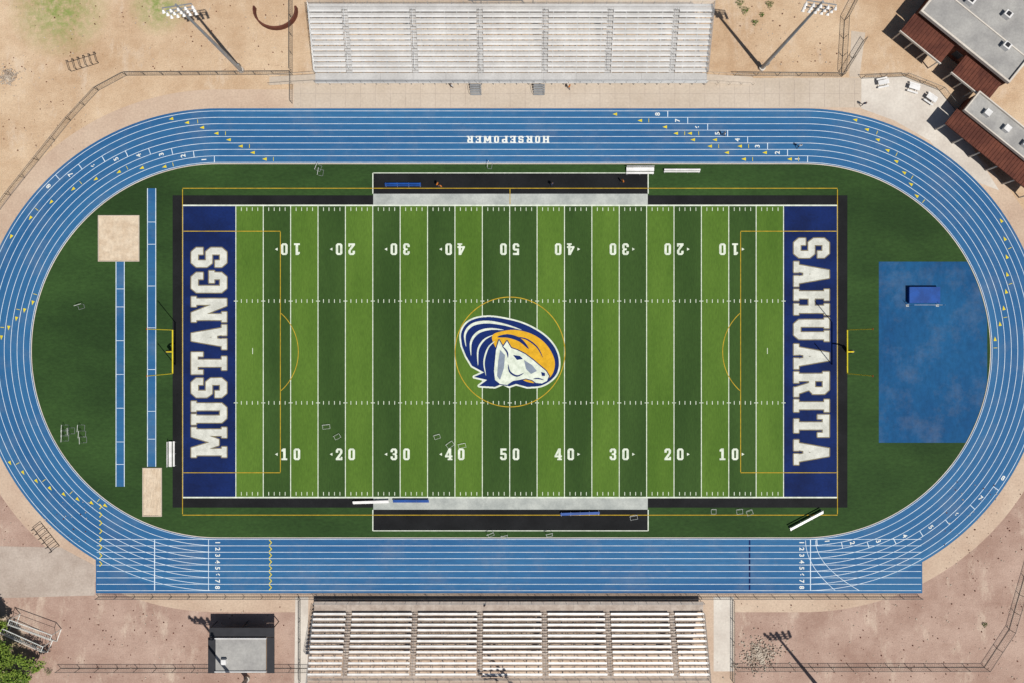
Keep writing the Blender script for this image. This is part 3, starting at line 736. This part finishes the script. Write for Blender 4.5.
# ---------- trees ----------
def tree(x,y,r,h,n=130):
    e=empty('palo_verde_tree'); X,Y=W(x,y); t=MB(); top=Vector((X,Y,h*.4)); t.tube((X,Y,0),top,.3,0,8,.2); cs=[]
    for i in range(9):
        a_=i*.7+random.random()*.4; l=r*random.uniform(.5,.85); q=top+Vector((l*math.cos(a_),l*math.sin(a_),h*random.uniform(.2,.5))); md=top.lerp(q,.5)+Vector((0,0,.3))
        t.tube(top,md,.15,0,6,.1); t.tube(md,q,.1,0,6,.03)
        for k in range(3):
            q2=q+Vector((random.uniform(-1,1),random.uniform(-1,1),random.uniform(0,.8)))*r*.3; t.tube(md.lerp(q,.6),q2,.05,0,5,.02); cs.append(q2)
    t.obj('trunk',[m_bark],e)
    for i in range(n):
        a_=random.uniform(0,6.28); d=r*random.random()**.6*(1+.18*math.sin(3*a_+1)+.1*math.sin(7*a_)); cs.append(Vector((X+d*math.cos(a_),Y+d*math.sin(a_),h*(.45+.5*math.sqrt(max(0,1-(d/r/1.3)**2))*random.uniform(.6,1)))))
    lf=MB()
    for c in cs:
        cr=random.uniform(.35,.85)
        for k in range(90):
            p=c+Vector((random.gauss(0,1),random.gauss(0,1),random.gauss(0,.6)))*cr*.5; s=random.uniform(.08,.16)
            u=Vector((random.gauss(0,1),random.gauss(0,1),random.gauss(0,.5))).normalized(); v=u.cross(Vector((random.gauss(0,.5),random.gauss(0,.5),1))).normalized()
            lf.face([p-u*s-v*s*.5,p+u*s-v*s*.5,p+u*s+v*s*.5,p-u*s+v*s*.5],0 if random.random()<.25 else 1)
    lf.obj('foliage',[m_leaf,m_leafb],e)
tree(8,664,5.9,5.5,190); tree(-4,620,2.6,4,60)
def shrub(x,y,r):
    lf=MB(); X,Y=W(x,y)
    for k in range(int(260*r)):
        a_=random.uniform(0,6.28); d=r*math.sqrt(random.random())*(1+.25*math.sin(3*a_)); p=Vector((X+d*math.cos(a_),Y+d*math.sin(a_),random.uniform(.03,.7*r)))
        s=random.uniform(.04,.1); u=Vector((random.gauss(0,1),random.gauss(0,1),random.gauss(0,1))).normalized(); v=u.orthogonal().normalized()
        lf.face([p-u*s,p+v*s*.6,p+u*s,p-v*s*.6])
    lf.obj('desert_shrub',[m_leaf])
for q in ((48,672,.6),(745,10,.7),(755,22,.5),(770,4,.6),(985,625,.4),(740,3,.6),(762,14,.4)): shrub(*q)

# ---------- light & camera ----------
el=math.radians(60); hx,hy=.63,-.777
sv=Vector((hx*math.cos(el),hy*math.cos(el),math.sin(el)))
sd=bpy.data.lights.new('sun','SUN'); sd.energy=4.7; sd.angle=math.radians(.5); sd.color=(1,.965,.90)
so=bpy.data.objects.new('sun',sd); scene.collection.objects.link(so); so.rotation_euler=sv.to_track_quat('Z','Y').to_euler()
w=bpy.data.worlds.new('World'); scene.world=w; w.use_nodes=True; n=w.node_tree
sk=n.nodes.new('ShaderNodeTexSky'); sk.sky_type='NISHITA'; sk.sun_disc=False; sk.sun_elevation=el; sk.sun_rotation=math.atan2(hx,hy)
n.links.new(sk.outputs[0],n.nodes['Background'].inputs[0]); n.nodes['Background'].inputs[1].default_value=.05
cd=bpy.data.cameras.new('camera'); cd.lens=24; cd.sensor_width=36; cd.clip_end=6000; cd.clip_start=1
co=bpy.data.objects.new('camera',cd); scene.collection.objects.link(co); co.location=(0,0,H); scene.camera=co
scene.view_settings.view_transform='Standard'; scene.view_settings.look='None'; scene.view_settings.exposure=0
